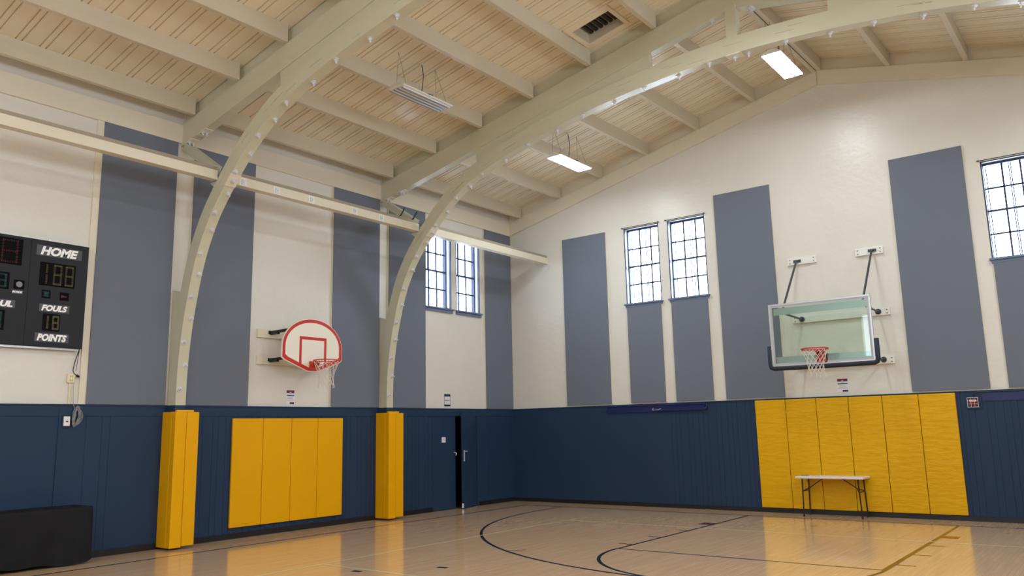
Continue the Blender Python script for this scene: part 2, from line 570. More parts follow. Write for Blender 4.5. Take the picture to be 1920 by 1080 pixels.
# ------------------------------------------------------------ windows
def window(idx, axis, u0, u1, z0, z1, mesh=False, side=1):
    """side +1: room is on the + side of a left wall / - side of a back wall"""
    if axis == 'x':
        B = lambda a, b, d0, d1, z_0, z_1: (min(-d0, -d1), max(-d0, -d1), a, b, z_0, z_1)
        base = (0, (u0 + u1) / 2, z0)
    else:
        B = lambda a, b, d0, d1, z_0, z_1: (a, b, min(d0, d1), max(d0, d1), z_0, z_1)
        base = ((u0 + u1) / 2, 0, z0)
    o = bpy.data.objects.new('window_%d' % idx, None)
    o.location = base; o['_base'] = base; o['kind'] = 'structure'
    COL.objects.link(o)
    zm = (z0 + z1) / 2
    # outer frame and reveal lining
    fr = MB()
    for a, b in ((u0, u0 + .025), (u1 - .025, u1)):
        fr.box(*B(a, b, .0, .05, z0, z1))
        fr.box(*B(a, b, .16, .24, z0, z1))
    fr.box(*B(u0, u1, .0, .03, z1 - .02, z1))
    fr.box(*B(u0, u1, .16, .24, z1 - .045, z1))
    fr.box(*B(u0, u1, .16, .24, z0, z0 + .045))
    fr.build('window_frame', WFRAME, o)
    s = MB()
    for a, b, dd in ((z0 + .045, zm, .19), (zm, z1 - .045, .21)):
        wd = (u1 - u0 - .05)
        for k in (1, 2):
            c = u0 + .025 + wd * k / 3
            s.box(*B(c - .016, c + .016, dd - .012, dd + .012, a, b))
        c = (a + b) / 2
        s.box(*B(u0, u1, dd - .012, dd + .012, c - .016, c + .016))
    s.box(*B(u0, u1, .165, .225, zm - .02, zm + .02))
    s.build('glazing_bars', WFRAME, o)
    MB().box(*B(u0 + .01, u1 - .01, .198, .203, z0 + .01, z1 - .01)).build('glass_pane', GLASS, o)
    # outside guard: frame with a pair of uprights
    g = MB()
    c = (u0 + u1) / 2 - .04
    for cc in (u0 + .05, c, c + .03 + (.03 if idx == 4 else 0), u1 - .05):
        g.box(*B(cc - .009, cc + .009, .285, .298, z0, z1))
    if mesh is False:
        g.box(*B(c, c + .05, .285, .295, z0 + .3, z0 + .31))
    g.build('guard_bars', WFRAME, o)
    # sill
    sl = MB()
    if axis == 'x':
        sl.box(0, .075, u0 - .035, u1 + .035, z0 - .035, z0)
        sl.box(0, .04, u0 - .02, u1 + .02, z0 - .10, z0 - .035)
        sl.box(-.17, 0, u0, u1, z0 - .02, z0 + .004)
    else:
        sl.box(u0 - .035, u1 + .035, -.075, 0, z0 - .035, z0)
        sl.box(u0 - .01, u1 + .01, -.045, 0, z0 - .085, z0 - .035)
        sl.box(u0, u1, 0, .17, z0 - .02, z0 + .004)
    sl.build('window_sill', SILL, o, bevel=.004)
    # rod above
    r = MB()
    if axis == 'y':
        r.tube([(u0 - .05, -.03, z1 + .015), (u1 + .03, -.03, z1 + .015)], .007, 6)
        r.box(u0 - .03, u0 - .015, -.04, 0, z1 + .005, z1 + .03)
        r.box(u1 + .0, u1 + .015, -.04, 0, z1 + .005, z1 + .03)
        r.build('rod', BLK, o)
    if mesh:
        ms = MB()
        st = .04; H = z1 - z0; Wd = u1 - u0
        n = int((H + Wd) / st)
        for i in range(1, n):
            for fl in (0, 1):
                c = i * st
                a0, b0 = (max(0, c - H), min(c, H))
                a1, b1 = (min(c, Wd), max(0, c - Wd))
                p = [(a0, b0), (a1, b1)]
                if fl: p = [(Wd - q, r_) for q, r_ in p]
                q = [(-.03, u0 + aa, z0 + bb) for aa, bb in p]
                ms.tube(q, .0016, 3, cap=False)
        ms.build('wire_mesh', WFRAME, o)
    return o
# sky portals in the window openings: they add no light, they only guide the sampling of the daylight
def portal(axis, pos, inward, u0, u1, z0, z1):
    L = bpy.data.lights.new('sky_portal', 'AREA')
    L.shape = 'RECTANGLE'
    L.size = u1 - u0; L.size_y = z1 - z0
    L.cycles.is_portal = True
    o = bpy.data.objects.new('sky_portal', L)
    COL.objects.link(o)
    c = (u0 + u1) / 2; zc = (z0 + z1) / 2
    if axis == 'x':
        X = Vector((0, 1, 0)); o.location = (pos, c, zc); Zd = Vector((-inward, 0, 0))
    else:
        X = Vector((1, 0, 0)); o.location = (c, pos, zc); Zd = Vector((0, -inward, 0))
    Yv = Zd.cross(X)
    mm_ = Matrix((X, Yv, Zd)).transposed().to_4x4()
    mm_.translation = o.location
    o.matrix_world = mm_
for a, b, c, d in WL: portal('x', -.305, 1, a, b, c, d)
for a, b, c, d in WR: portal('y', .305, -1, a, b, c, d); portal('y', YF - .305, 1, a, b, c, d)
for a, b in ((-8.0, -7.1), (-6.9, -6.0), (-12.7, -11.8), (-11.6, -10.7), (-17.3, -16.4), (-16.2, -15.3)): portal('x', W + .305, -1, a, b, ZWB, ZWT)
for i, (a, b, c, d) in enumerate(WL):
    window(i + 1, 'x', a, b, c, d, mesh=True)
for i, (a, b, c, d) in enumerate(WR):
    window(i + 3, 'y', a, b, c, d)

# ------------------------------------------------------------ doorway in the left wall
d = bpy.data.objects.new('door_1', None)
base = (0, -2.25, 0)
d.location = base; d['_base'] = base; d['kind'] = 'structure'
COL.objects.link(d)
mb = MB()
mb.box(-.30, .026, DOOR[0] - .05, DOOR[0], 0, 2.21)
mb.box(-.30, .026, DOOR[1], DOOR[1] + .05, 0, 2.21)
mb.box(-.30, .026, DOOR[0], DOOR[1], 2.16, 2.21)
mb.build('door_frame', NAVY, d)
lf = MB().box(-.03, .012, DOOR[0] + .003, DOOR[0] + .738, .012, 2.15).build('door_leaf', NAVY, d, bevel=.003)
MB().box(.012, .017, -2.70, -2.57, 1.485, 1.605).build('push_plate_sign', PLAST, lf, bevel=.002)['label'] = 'small white square notice'
MB().box(.0172, .0178, -2.635, -2.62, 1.515, 1.535).box(.0172, .0178, -2.637, -2.617, 1.545, 1.565).build('notice_print', GREYP, lf)
hb = MB().tube([(.012, -2.285, 1.25), (.06, -2.285, 1.25)], .012, 8)
hb.tube([(.06, -2.275, 1.25), (.075, -2.275, 1.22), (.06, -2.275, 1.19)], .012, 8)
hb.build('door_handle', GALV, lf)
# the right leaf stands ajar into the gym
th = math.radians(15)
lf2 = MB()
ax = Vector((math.sin(th), -math.cos(th), 0)); nn = Vector((math.cos(th), math.sin(th), 0))
h0 = Vector((.0, DOOR[1] - .003, 0))
def leafbox(mb, u0, u1, n0, n1, z0, z1):
    P = [h0 + ax * u + nn * n_ for u, n_ in ((u0, n0), (u1, n0), (u1, n1), (u0, n1))]
    mb.prism([(p.x, p.y, z0) for p in P], (0, 0, z1 - z0))
    return mb
leafbox(lf2, 0, .74, -.03, .012, .012, 2.15)
lf2 = lf2.build('door_leaf', NAVY, d, bevel=.003)
hb = leafbox(MB(), .64, .70, .012, .016, 1.05, 1.30)
leafbox(hb, .60, .69, .05, .065, 1.265, 1.285)
leafbox(hb, .675, .69, .012, .06, 1.265, 1.285)
hb.build('door_handle', GALV, lf2)
leafbox(MB(), .725, .742, -.02, .02, .02, .12).build('door_stop', PLAST, lf2)
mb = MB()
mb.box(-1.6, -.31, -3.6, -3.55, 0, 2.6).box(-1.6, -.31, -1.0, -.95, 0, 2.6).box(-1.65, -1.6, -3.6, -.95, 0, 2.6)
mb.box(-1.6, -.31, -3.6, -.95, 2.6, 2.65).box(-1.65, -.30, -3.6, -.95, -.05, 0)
struct('wall_corridor', mb, DARKROOM)  # corridor box behind the doorway, its darkness put into a near-black colour

# ------------------------------------------------------------ arched timber trusses
RAW = [(0.27, 2.243), (0.275, 2.6), (0.297, 3.0), (0.37, 3.53), (0.475, 4.0), (0.615, 4.48), (0.79, 4.88), (1.01, 5.24), (1.25, 5.53), (1.49, 5.78), (1.72, 6.00), (1.94, 6.19), (2.18, 6.36), (2.5, 6.56), (2.86, 6.72), (3.3, 6.875), (3.75, 7.00), (4.25, 7.125), (4.77, 7.235), (5.4, 7.345), (6.03, 7.43), (6.66, 7.50), (7.3, 7.55), (XC, 7.575)]
half = RAW[:]
full = half + [(2 * XC - x, z) for x, z in reversed(half[:-1])]
def catmull(P, n=4):
    out = []
    for i in range(len(P) - 1):
        p0 = P[max(i - 1, 0)]; p1 = P[i]; p2 = P[i + 1]; p3 = P[min(i + 2, len(P) - 1)]
        for k in range(n):
            t = k / n
            out.append(tuple(.5 * (2 * b + (c - a) * t + (2 * a - 5 * b + 4 * c - e) * t * t + (3 * b - a - 3 * c + e) * t ** 3) for a, b, c, e in zip(p0, p1, p2, p3)))
    out.append(P[-1])
    return out
INNER = catmull(full)
OUTER = []
NORM = []
for i, p in enumerate(INNER):
    a = INNER[max(i - 1, 0)]; b = INNER[min(i + 1, len(INNER) - 1)]
    t = Vector((b[0] - a[0], b[1] - a[1])).normalized()
    n_ = Vector((-t.y, t.x))
    u = min(p[0], 2 * XC - p[0]) / XC
    dp = .235 + .055 * min(1, u * 2.2)
    OUTER.append((p[0] + n_.x * dp, p[1] + n_.y * dp))
    NORM.append((n_, t))
def chord_low(x): return 6.675 + .2075 * min(x, 2 * XC - x)
def outer_z(x):
    best = min(OUTER, key=lambda p: abs(p[0] - x))
    return best[1]
BOLTME = None
def bolt_mesh():
    mb = MB()
    n = 10
    for r, z0, z1, nn_ in ((.044, 0, .010, 12), (.027, .010, .038, 6), (.013, .038, .075, 8)):
        c = [(r * math.cos(2 * PI * k / nn_), r * math.sin(2 * PI * k / nn_), z0) for k in range(nn_)]
        mb.prism(c, (0, 0, z1 - z0))
    o = mb.build('bolt', GALV)
    return o
BOLT0 = bolt_mesh()
_bolt_used = [False]
def put_bolt(parent, loc, nrm, sc=1):
    if _bolt_used[0]:
        o = BOLT0.copy(); COL.objects.link(o)
    else:
        o = BOLT0; _bolt_used[0] = True
    o.parent = parent
    base = Vector(parent['_base'])
    q = Vector(nrm).to_track_quat('Z', 'Y')
    o.location = Vector(loc) - base
    o.rotation_mode = 'QUATERNION'
    o.rotation_quaternion = q
    o.scale = (sc, sc, sc)
    o['_base'] = parent['_base']
    return o

def truss(y, label):
    T = thing('arched_truss', (XC, y, 0), label, 'roof truss', 'arched timber trusses across the gym')
    y1 = y + .178
    mb = MB()
    n = len(INNER)
    vs = [(p[0], y, p[1]) for p in INNER] + [(p[0], y, p[1]) for p in OUTER] + [(p[0], y1, p[1]) for p in INNER] + [(p[0], y1, p[1]) for p in OUTER]
    fs = []
    for i in range(n - 1):
        fs += [(i, i + 1, n + i + 1, n + i), (2 * n + i + 1, 2 * n + i, 3 * n + i, 3 * n + i + 1), (i + 1, i, 2 * n + i, 2 * n + i + 1), (n + i, n + i + 1, 3 * n + i + 1, 3 * n + i)]
    fs += [(0, n, 3 * n, 2 * n), (n - 1, 3 * n - 1, 4 * n - 1, 2 * n - 1)]
    mb.add(vs, fs)
    mb.build('arch', BEAM, T)
    yy0, yy1 = y + .016, y1 - .006
    for s in (0, 1):
        X = (lambda x: max(x, .004)) if s == 0 else (lambda x: 2 * XC - max(x, .004))
        MB().prism([(X(0), yy0, chord_low(0)), (X(XC), yy0, chord_low(XC)), (X(XC), yy0, zr(XC, y)), (X(0), yy0, zr(0, y))], (0, yy1 - yy0, 0)).build('top_chord', BEAM, T)
        # filler between chord and arch
        top = [(x, chord_low(x) + .01) for x in (2.72, 4, 5.3, 6.64)]
        bot = [(x, outer_z(x) - .03) for x in (6.64, 6.0, 5.4, 4.8, 4.2, 3.6, 3.1, 2.76)]
        MB().prism([(X(a), y + .034, b) for a, b in top + bot], (0, .12, 0)).build('filler_block', BEAM, T)
        # post between wall and arch, navy below the wainscot line
        pl = [(0, HW), (0, 4.15)] + [(p[0] + .02, p[1]) for p in reversed(OUTER[:n // 2]) if p[1] < 4.15]
        MB().prism([(X(a), y + .012, b) for a, b in pl], (0, .155, 0)).build('post', BEAM, T)
        MB().box(*sorted((X(.0), X(.27))), y, y1, 0, HW).build('post_base', NAVY, T)['label'] = 'navy painted foot of the post'
        # strut from the wall end of the chord down to the arch
        MB().bar((X(.10), y + .09, 6.66), (X(1.02), y + .09, 6.06), .15, .14).build('strut', BEAM, T, bevel=.004)
        MB().prism([(X(.93), y + .03, 5.83), (X(1.26), y + .03, 5.83), (X(1.20), y + .03, 5.62)], (0, .12, 0)).build('corbel', BEAM, T, bevel=.004)
        # plates on the chord underside near the wall
        for c in (.22, .62):
            a = (X(c - .13), y + .09, chord_low(c - .13) - .004); b = (X(c + .13), y + .09, chord_low(c + .13) - .004)
            MB().bar(a, b, .15, .014).build('splice_plate', TRIMC, T)
            for dy in (.05, .12):
                put_bolt(T, (X(c), y + dy, chord_low(c) - .01), (.2 * (1 if s == 0 else -1), 0, -1), .8)
    MB().box(8.04, 8.22, y + .004, y1 - .004, 7.8, chord_low(XC) + .05).build('king_post', BEAM, T, bevel=.004)
    for c in (7.80, 8.46):
        put_bolt(T, (c, y + .06, chord_low(c)), (0, 0, -1)); put_bolt(T, (c, y + .12, chord_low(c)), (0, 0, -1))
    # blocking between the purlins
    mb = MB()
    for a, b in ((0, XC), (XC, W)):
        mb.prism([(a, y + .09, zr(a, y)), (b, y + .09, zr(b, y)), (b, y + .09, zd(b, y) + .005), (a, y + .09, zd(a, y) + .005)], (0, .05, 0))
    mb.build('blocking', BEAM, T)
    # bolts along the soffit, and three splice plates
    acc = 0; nxt = .2; side = 0
    L = 0
    marks = {3.95: 0}
    for i in range(1, n):
        p, q = INNER[i - 1], INNER[i]
        sl = math.hypot(q[0] - p[0], q[1] - p[1])
        if q[0] > 12.6: break
        acc += sl
        if acc >= nxt:
            n_, t = NORM[i]
            nxt += .375 if acc < 5.2 else .62
            side = 1 - side
            put_bolt(T, (q[0], y + (.055 if side else .125), q[1]), (-n_.x, 0, -n_.y))
    for xt in (1.49, XC, 2 * XC - 1.49):
        i = min(range(n), key=lambda k: abs(INNER[k][0] - xt))
        q = INNER[i]; n_, t = NORM[i]
        a = Vector((q[0] - t.x * .12 - n_.x * .004, y + .089, q[1] - t.y * .12 - n_.y * .004))
        b = Vector((q[0] + t.x * .12 - n_.x * .004, y + .089, q[1] + t.y * .12 - n_.y * .004))
        MB().bar(a, b, .19, .02, up=(n_.x, 0, n_.y)).build('splice_plate', TRIMC, T, bevel=.003)
        put_bolt(T, (q[0] - n_.x * .014, y + .09, q[1] - n_.y * .014), (-n_.x, 0, -n_.y), 1.1)
    # drying cracks in the timber
    rr = random.Random(int(-y * 100))
    mb = MB()
    for _ in range(22):
        i = rr.randrange(28, n // 2 + 20)
        p = Vector(INNER[i]); n_, t = NORM[i]
        o_ = rr.uniform(.05, .22); l_ = rr.uniform(.05, .35)
        c = p + n_ * o_
        a = c - t * l_ / 2; b = c + t * l_ / 2 + n_ * rr.uniform(-.01, .01)
        mb.bar((a.x, y - .0006, a.y), (b.x, y - .0006, b.y), .0016, .0028)
    mb.build('timber_cracks', CRACK, T)['kind'] = 'stuff'
    return T
truss(Y1, 'cream bolted timber arch truss rising between the scoreboard and the round-topped backboard')
truss(Y2, 'cream bolted timber arch truss rising between the round-topped backboard and the blue door')

# ------------------------------------------------------------ roof purlins, one by one
BAYS = [('far', Y2 + .182, -.062, 'in the bay by the back wall'), ('mid', Y1 + .182, Y2 + .002, 'between the two arched trusses'), ('near', -13.9, Y1 + .002, 'in the bay above the scoreboard')]
ORD = ['first', 'second', 'third', 'fourth', 'fifth', 'sixth']
LX = [.395, 1.655, 2.89, 4.155, 5.445, 6.775]
for bk, ya, yb, where in BAYS:
    items = [(x, '%s from the left wall' % ORD[i]) for i, x in enumerate(LX)]
    items += [(XC - .056, 'left one of the ridge pair'), (XC + .056, 'right one of the ridge pair')]
    if bk == 'far':
        items += [(2 * XC - x, '%s right of the ridge' % ORD[i]) for i, x in enumerate(reversed(LX[2:]))]
    for x, nm in items:
        mb = MB()
        P0 = [(x - .045, ya, 0), (x + .045, ya, 0), (x + .045, yb, 0), (x - .045, yb, 0)]
        bt = [(a, b, zr(x, b)) for a, b, _ in P0]
        tp = [(a, b, zd(a, b) + .004) for a, b, _ in P0]
        mb.add(bt + tp, [(3, 2, 1, 0), (4, 5, 6, 7), (0, 1, 5, 4), (1, 2, 6, 5), (2, 3, 7, 6), (3, 0, 4, 7)])
        tag(mb.build('roof_purlin', PURL, bevel=.004), 'cream roof purlin %s, %s' % (where, nm), 'roof beam', 'cream purlins under the roof boards')

# ------------------------------------------------------------ tie beams along the left wall
def tie(ya, yb, label, plates=()):
    T = thing('tie_beam', (1.1, (ya + yb) / 2, 5.83), label, 'beam', 'cream tie beams along the left wall')
    MB().box(1.05, 1.2, ya, yb, 5.83, 5.985).build('main_rail', TRIMC, T, bevel=.006)
    MB().box(1.04, 1.175, ya, yb, 5.986, 6.05).build('upper_rail', RAILD, T, bevel=.004)  # set back slightly, in a darker beige than the main rail
    for py in plates:
        p = MB().box(1.2, 1.206, py - .07, py + .07, 5.84, 5.97).build('plate', WHITE, T)
        mb = MB().box(1.206, 1.22, py - .03, py - .012, 5.86, 5.94).box(1.206, 1.216, py - .03, py + .035, 5.86, 5.875).box(1.206, 1.216, py - .03, py + .035, 5.928, 5.942)
        mb.tube([(1.206, py + .015, 5.902), (1.225, py + .015, 5.902)], .012, 6)
        mb.build('clip', GALV, p)
    return T
tie(Y2 + .18, -.002, 'cream tie beam running past the left wall windows to the back wall')
tm = tie(Y1 + .18, Y2 - .001, 'cream tie beam with metal plates between the two arched trusses', (-8.84, -8.17, -7.42, -6.40, -5.71))
tie(-14.0, Y1 - .001, 'cream tie beam above the scoreboard on the camera side')
hk = MB()
for py in (-5.12, -4.76):
    hk.tube([(1.08, py, 6.065), (1.13, py + .02, 6.10), (1.15, py + .1, 6.25)], .013, 6)
tag(hk.build('hook_pair', BLK), 'pair of black prongs sticking up from the tie beam at the farther truss', 'hook')

hk = MB().tube([(1.24, -.001, 5.80), (1.24, -.05, 5.80), (1.24, -.055, 5.76), (1.23, -.05, 5.70), (1.21, -.05, 5.68), (1.20, -.05, 5.72)], .008, 6)
hk.box(1.225, 1.255, -.006, -.001, 5.77, 5.84)
tag(hk.build('wall_hook', GALV), 'small metal hook on the back wall below the end of the tie beam', 'hook')

# ------------------------------------------------------------ ceiling vent
z_ = lambda x, y: zd(x, y)
T = thing('ceiling_vent', ((HX0 + HX1) / 2, (HY0 + HY1) / 2, z_(5.96, -5.1)), 'square recessed vent shaft with dark louvres in the board ceiling', 'vent')
fr = MB()
def slopebox(mb, x0, x1, y0, y1, d0, d1):
    pts = [(x0, y0), (x1, y0), (x1, y1), (x0, y1)]
    mb.add([(a, b, z_(a, b) + d0) for a, b in pts] + [(a, b, z_(a, b) + d1) for a, b in pts], [(3, 2, 1, 0), (4, 5, 6, 7), (0, 1, 5, 4), (1, 2, 6, 5), (2, 3, 7, 6), (3, 0, 4, 7)])
slopebox(fr, HX0 - .07, HX0, HY0 - .16, HY1 + .02, -.022, 0)
slopebox(fr, HX1, HX1 + .07, HY0 - .16, HY1 + .02, -.022, 0)
slopebox(fr, HX0, HX1, HY0 - .16, HY0, -.022, 0)
slopebox(fr, HX0 - .07, HX1 + .07, HY1, HY1 + .05, -.018, 0)
fr.build('frame', DECK, T)
sh = MB()
slopebox(sh, HX0 - .02, HX0, HY0, HY1, 0, .24)
slopebox(sh, HX1, HX1 + .02, HY0, HY1, 0, .24)
slopebox(sh, HX0, HX1, HY0 - .02, HY0, 0, .24)
slopebox(sh, HX0, HX1, HY1, HY1 + .02, 0, .24)
slopebox(sh, HX0, HX1, HY0, HY1, .24, .26)
sh.build('shaft', PURL, T)
gr_ = MB()
for k in range(7):
    x = HX0 + .05 + k * .1
    slopebox(gr_, x, x + .05, HY0, HY1, .15, .19)
gr_.build('grille', BLK, T)

# ------------------------------------------------------------ hanging light fixtures
def fixture(x, y, zb_, lit, label):
    T = thing('hanging_light', (x, y, zb_), label, 'ceiling light', 'long white lights hung under the roof')
    hw, hl = .175, .60
    mb = MB()
    prof = [(-hw, .0), (-hw, .02)] + [(-hw + .02 + (2 * hw - .04) * t / 8, .03 + .06 * math.sin(PI * t / 8)) for t in range(9)] + [(hw, .02), (hw, 0)]
    if lit:
        mb.prism([(x + a, y - hl, zb_ + b) for a, b in prof], (0, 2 * hl, 0))
    else:
        top = prof; inn = [(a * .97, max(b - .012, 0)) for a, b in prof]
        mb.prism([(x + a, y - hl, zb_ + b) for a, b in top], (0, 2 * hl, 0))
    mb.build('housing', WHITE, T)
    if lit:
        ln = MB().box(x - hw + .012, x + hw - .012, y - hl + .015, y + hl - .015, zb_ - .012, zb_ - .001)
        ln.f.pop(1)
        ln.build('lens', LIT, T)
    else:
        for k in range(4):
            cx = x - .128 + k * .085
            MB().prism([(cx - .046, y - hl + .02, zb_ - .001), (cx - .0425, y - hl + .02, zb_ - .03), (cx - .039, y - hl + .02, zb_ - .001)], (0, 2 * hl - .04, 0)).build('reflector', ALU, T)
            MB().tube([(cx, y - hl + .03, zb_ - .016), (cx, y + hl - .03, zb_ - .016)], .0125, 8).build('tube', PLAST, T, smooth=True)
    zc = zd(x, y)
    for sy in (-.45, .45):
        for sx in (-.1, .1):
            MB().tube([(x - .1, y + sy, zd(x - .1, y + sy)), (x + sx * 1.1, y + sy + (.04 if sy > 0 else -.04), zb_ + .08)], .0028, 4).build('hanging_wire', BLK, T)
    c = MB().tube([(x - .1, y + .1, zc - .01), (x - .06, y + .11, (zc + zb_) / 2 + .1), (x - .08, y + .08, zb_ + .14), (x, y + .05, zb_ + .09)], .007, 6)
    c.tube([(x - .1, y - .02, zb_ + .10), (x, y + .05, zb_ + .115), (x + .1, y + .18, zb_ + .085)], .008, 6)
    c.build('power_cord', BLK, T)
    MB().tube([(x - .1, y + .1, zd(x - .1, y) + .002), (x - .1, y + .1, zd(x - .1, y) - .03)], .04, 12).build('ceiling_box', TRIMC, T)
    return T
fixture(3.52, -6.98, 7.34, False, 'unlit white four-tube light hanging between the two arched trusses')
fixture(3.54, -2.44, 7.34, True, 'lit white light hanging above the paired windows, lower of the two lit ones')
fixture(8.22, -2.50, 8.13, True, 'lit white light hanging under the ridge by the top of the back wall')
for (x, y, nm) in ((12.76, -2.44, 'far right'), (8.2, -7.0, 'middle of the room'), (12.76, -7.0, 'right side, middle bay'), (8.2, -11.65, 'ridge ahead of the camera'), (12.76, -11.65, 'right side ahead of the camera'),
                   (3.5, -16.3, 'left side level with the camera'), (8.2, -16.3, 'ridge level with the camera'), (12.76, -16.3, 'above the camera'), (3.5, -20.9, 'left side behind the camera'), (12.76, -20.9, 'right side behind the camera')):
    fixture(x, y, 7.34 if abs(x - 8.2) > 1 else 8.1, True, 'lit white hanging light out of view, %s' % nm)

# ------------------------------------------------------------ grey acoustic panels
def panel(axis, u0, u1, z0, z1, label):
    c = (u0 + u1) / 2
    T = thing('acoustic_panel', (0, c, z0) if axis == 'x' else (c, 0, z0), label, 'wall panel', 'tall grey fabric wall panels')
    if axis == 'x':
        MB().box(.001, .035, u0 - .012, u1 + .0, z0, z1).build('backing_frame', TRIMC, T)
        MB().box(.035, .05, u0, u1 + .001, z0 + .004, z1 - .002).build('fabric_face', FABRIC, T, bevel=.004)
    else:
        MB().box(u0, u1 + .006, -.03, -.001, z0, z1).build('backing_frame', TRIMC, T)
        MB().box(u0, u1, -.045, -.03, z0 + .004, z1 - .002).build('fabric_face', FABRIC, T, bevel=.004)
    return T
ZP = 6.727
panel('x', -10.62, -9.36, HW + .008, ZP, 'tall grey fabric panel right beside the scoreboard')
panel('x', -9.04, -7.81, HW + .008, ZP, 'tall grey fabric panel between the nearer arch and the round-topped backboard')
panel('x', -5.93, -4.665, HW + .008, ZP, 'tall grey fabric panel on the left wall just right of the round-topped backboard')
panel('x', -4.39, -3.25, HW + .008, ZP, 'tall grey fabric panel left of the left wall windows, behind the farther arch')
panel('x', -1.12, -.055, HW + .008, ZP, 'tall grey fabric panel in the corner, right of the left wall windows')
PB = 2.276
panel('y', 1.67, 2.91, PB, 6.37, 'tall grey fabric panel on the back wall nearest the corner')
panel('y', 3.42, 4.30, PB, ZWB - .085, 'short grey fabric panel under the left one of the paired back wall windows')
panel('y', 4.55, 5.43, PB, ZWB - .085, 'short grey fabric panel under the right one of the paired back wall windows')
panel('y', 5.70, 6.95, PB, 6.73, 'tall grey fabric panel left of the glass backboard')
panel('y', 9.30, 10.56, PB, 6.73, 'tall grey fabric panel right of the glass backboard')
panel('y', 10.84, 11.72, PB, ZWB - .085, 'grey fabric panel under the window at the right edge of the photo')

# ------------------------------------------------------------ yellow wall pads
def wrinkle(o, amp, seed, axis):
    """slightly uneven stuffed vinyl surface"""
    return o
def pad(axis, u0, u1, z0, z1, th, label, group, m):
    mb = MB(); g = .004
    a, b = u0 + g, u1 - g
    if axis == 'x': mb.box(.021, .021 + th, a, b, z0, z1)
    else: mb.box(a, b, -.021 - th, -.021, z0, z1)
    return tag(mb.build('wall_pad', m, bevel=.012, seg=3), label, 'wall pad', group)
for i, (a, b, nm) in enumerate(((-8.105, -7.475, 'leftmost of four under the round-topped backboard'), (-7.475, -6.855, 'second from left of four under the round-topped backboard'), (-6.855, -6.245, 'third from left of four under the round-topped backboard'), (-6.245, -5.625, 'rightmost of four under the round-topped backboard'))):
    pad('x', a, b, .185, 2.035, .045, 'smooth yellow wall pad, ' + nm, 'four yellow pads on the left wall', YELS)
e = [6.31, 6.94, 7.545, 8.155, 8.765, 9.39, 10.0]
nm = ['leftmost', 'second from left', 'third from left', 'fourth from left', 'fifth from the left', 'rightmost']
for i in range(6):
    pad('y', e[i], e[i + 1], .095, 2.222, .045, 'creased yellow pad below the glass backboard, %s of six' % nm[i], 'six yellow pads on the back wall', YEL)
def column_pad(y, label):
    T = thing('column_pad', (.2, y, 0), label, 'post pad', 'yellow pads around the truss feet')
    y1 = y + .178
    # front pad wraps the near face and half the inner face
    MB().box(.30, .42, y - .07, y + .125, .03, 2.135).box(.024, .30, y - .07, y - .004, .03, 2.135).build('front_pad', YELS, T, bevel=.012, seg=3)
    MB().box(.30, .415, y + .132, y1 + .17, .045, 2.13).build('side_pad', YELS, T, bevel=.012, seg=3)
    MB().box(.275, .33, y - .0, y + .30, 2.02, 2.165).build('inner_flap', YELS, T, bevel=.006)
    return T
column_pad(Y1, 'yellow pad wrapped round the foot of the nearer truss')
column_pad(Y2, 'yellow pad wrapped round the foot of the farther truss, left of the blue door')

# ------------------------------------------------------------ hoops
def ring(c, r, tr, n=36):
    return MB().tube([(c[0] + r * math.cos(2 * PI * k / n), c[1] + r * math.sin(2 * PI * k / n), c[2]) for k in range(n)], tr, 8, closed=True)
def net(parent, c, seed=1):
    rr = random.Random(seed)
    mb = MB()
    N = 12; rows = 7
    Rr = [.222, .205, .180, .155, .140, .133, .136, .150]
    zs = [0, -.05, -.125, -.195, -.26, -.32, -.38, -.44]
    def P(i, j):
        a = 2 * PI * (i / N) + (PI / N if j % 2 else 0)
        return Vector((c[0] + Rr[j] * math.cos(a) + rr.uniform(-.004, .004), c[1] + Rr[j] * math.sin(a) + rr.uniform(-.004, .004), c[2] - .015 + zs[j]))
    G = [[P(i, j) for i in range(N)] for j in range(rows + 1)]
    for j in range(rows):
        for i in range(N):
            a = G[j][i]
            for b in ((G[j + 1][i], G[j + 1][(i - 1) % N]) if j % 2 == 0 else (G[j + 1][i], G[j + 1][(i + 1) % N])):
                mb.tube([a, b], .0036, 4, cap=False)
    for i in range(N):
        b = G[rows][i]
        mb.tube([b, b + Vector((rr.uniform(-.02, .02), rr.uniform(-.02, .02), -.03 - rr.uniform(0, .03)))], .005, 4)
    return mb.build('net', CORD, parent)

# fan-shaped board on the left wall
CY = -6.835
T = thing('basketball_hoop', (.6, CY, 2.87), 'round-topped white basketball backboard with red border on the left wall', 'basketball hoop')
def fan(sc_in=0):
    """outline in (u, z)"""
    k = sc_in
    hw = .69 - k
    pts = [(-.12 + k * .3, 2.868 + k), (.12 - k * .3, 2.868 + k), (hw - .06, 3.055 + k * .8), (hw, 3.10 + k * .8)]
    zc = 3.30 + k * .3; n = 30
    top = 3.845 - k
    for i in range(n + 1):
        a = PI * i / n
        e_ = 1.0
        cx = hw * (abs(math.cos(a)) ** e_) * (1 if math.cos(a) >= 0 else -1)
        pts.append((cx, zc + (top - zc) * math.sin(a)))
    pts += [(-hw, 3.10 + k * .8), (-hw + .06, 3.055 + k * .8)]
    return pts
o1 = fan()
MB().prism([(.565, CY + a, b) for a, b in o1], (.035, 0, 0)).build('backboard', BOARDW, T, bevel=.004)
a_, b_ = fan(.012), fan(.074)
mb = MB(); n = len(a_)
vs = [(.6012, CY + p, q) for p, q in a_] + [(.6012, CY + p, q) for p, q in b_] + [(.603, CY + p, q) for p, q in a_] + [(.603, CY + p, q) for p, q in b_]
fs = []
for i in range(n):
    j = (i + 1) % n
    fs += [(2 * n + i, 2 * n + j, 3 * n + j, 3 * n + i), (i, j, 2 * n + j, 2 * n + i), (n + i, n + j, 3 * n + j, 3 * n + i)]
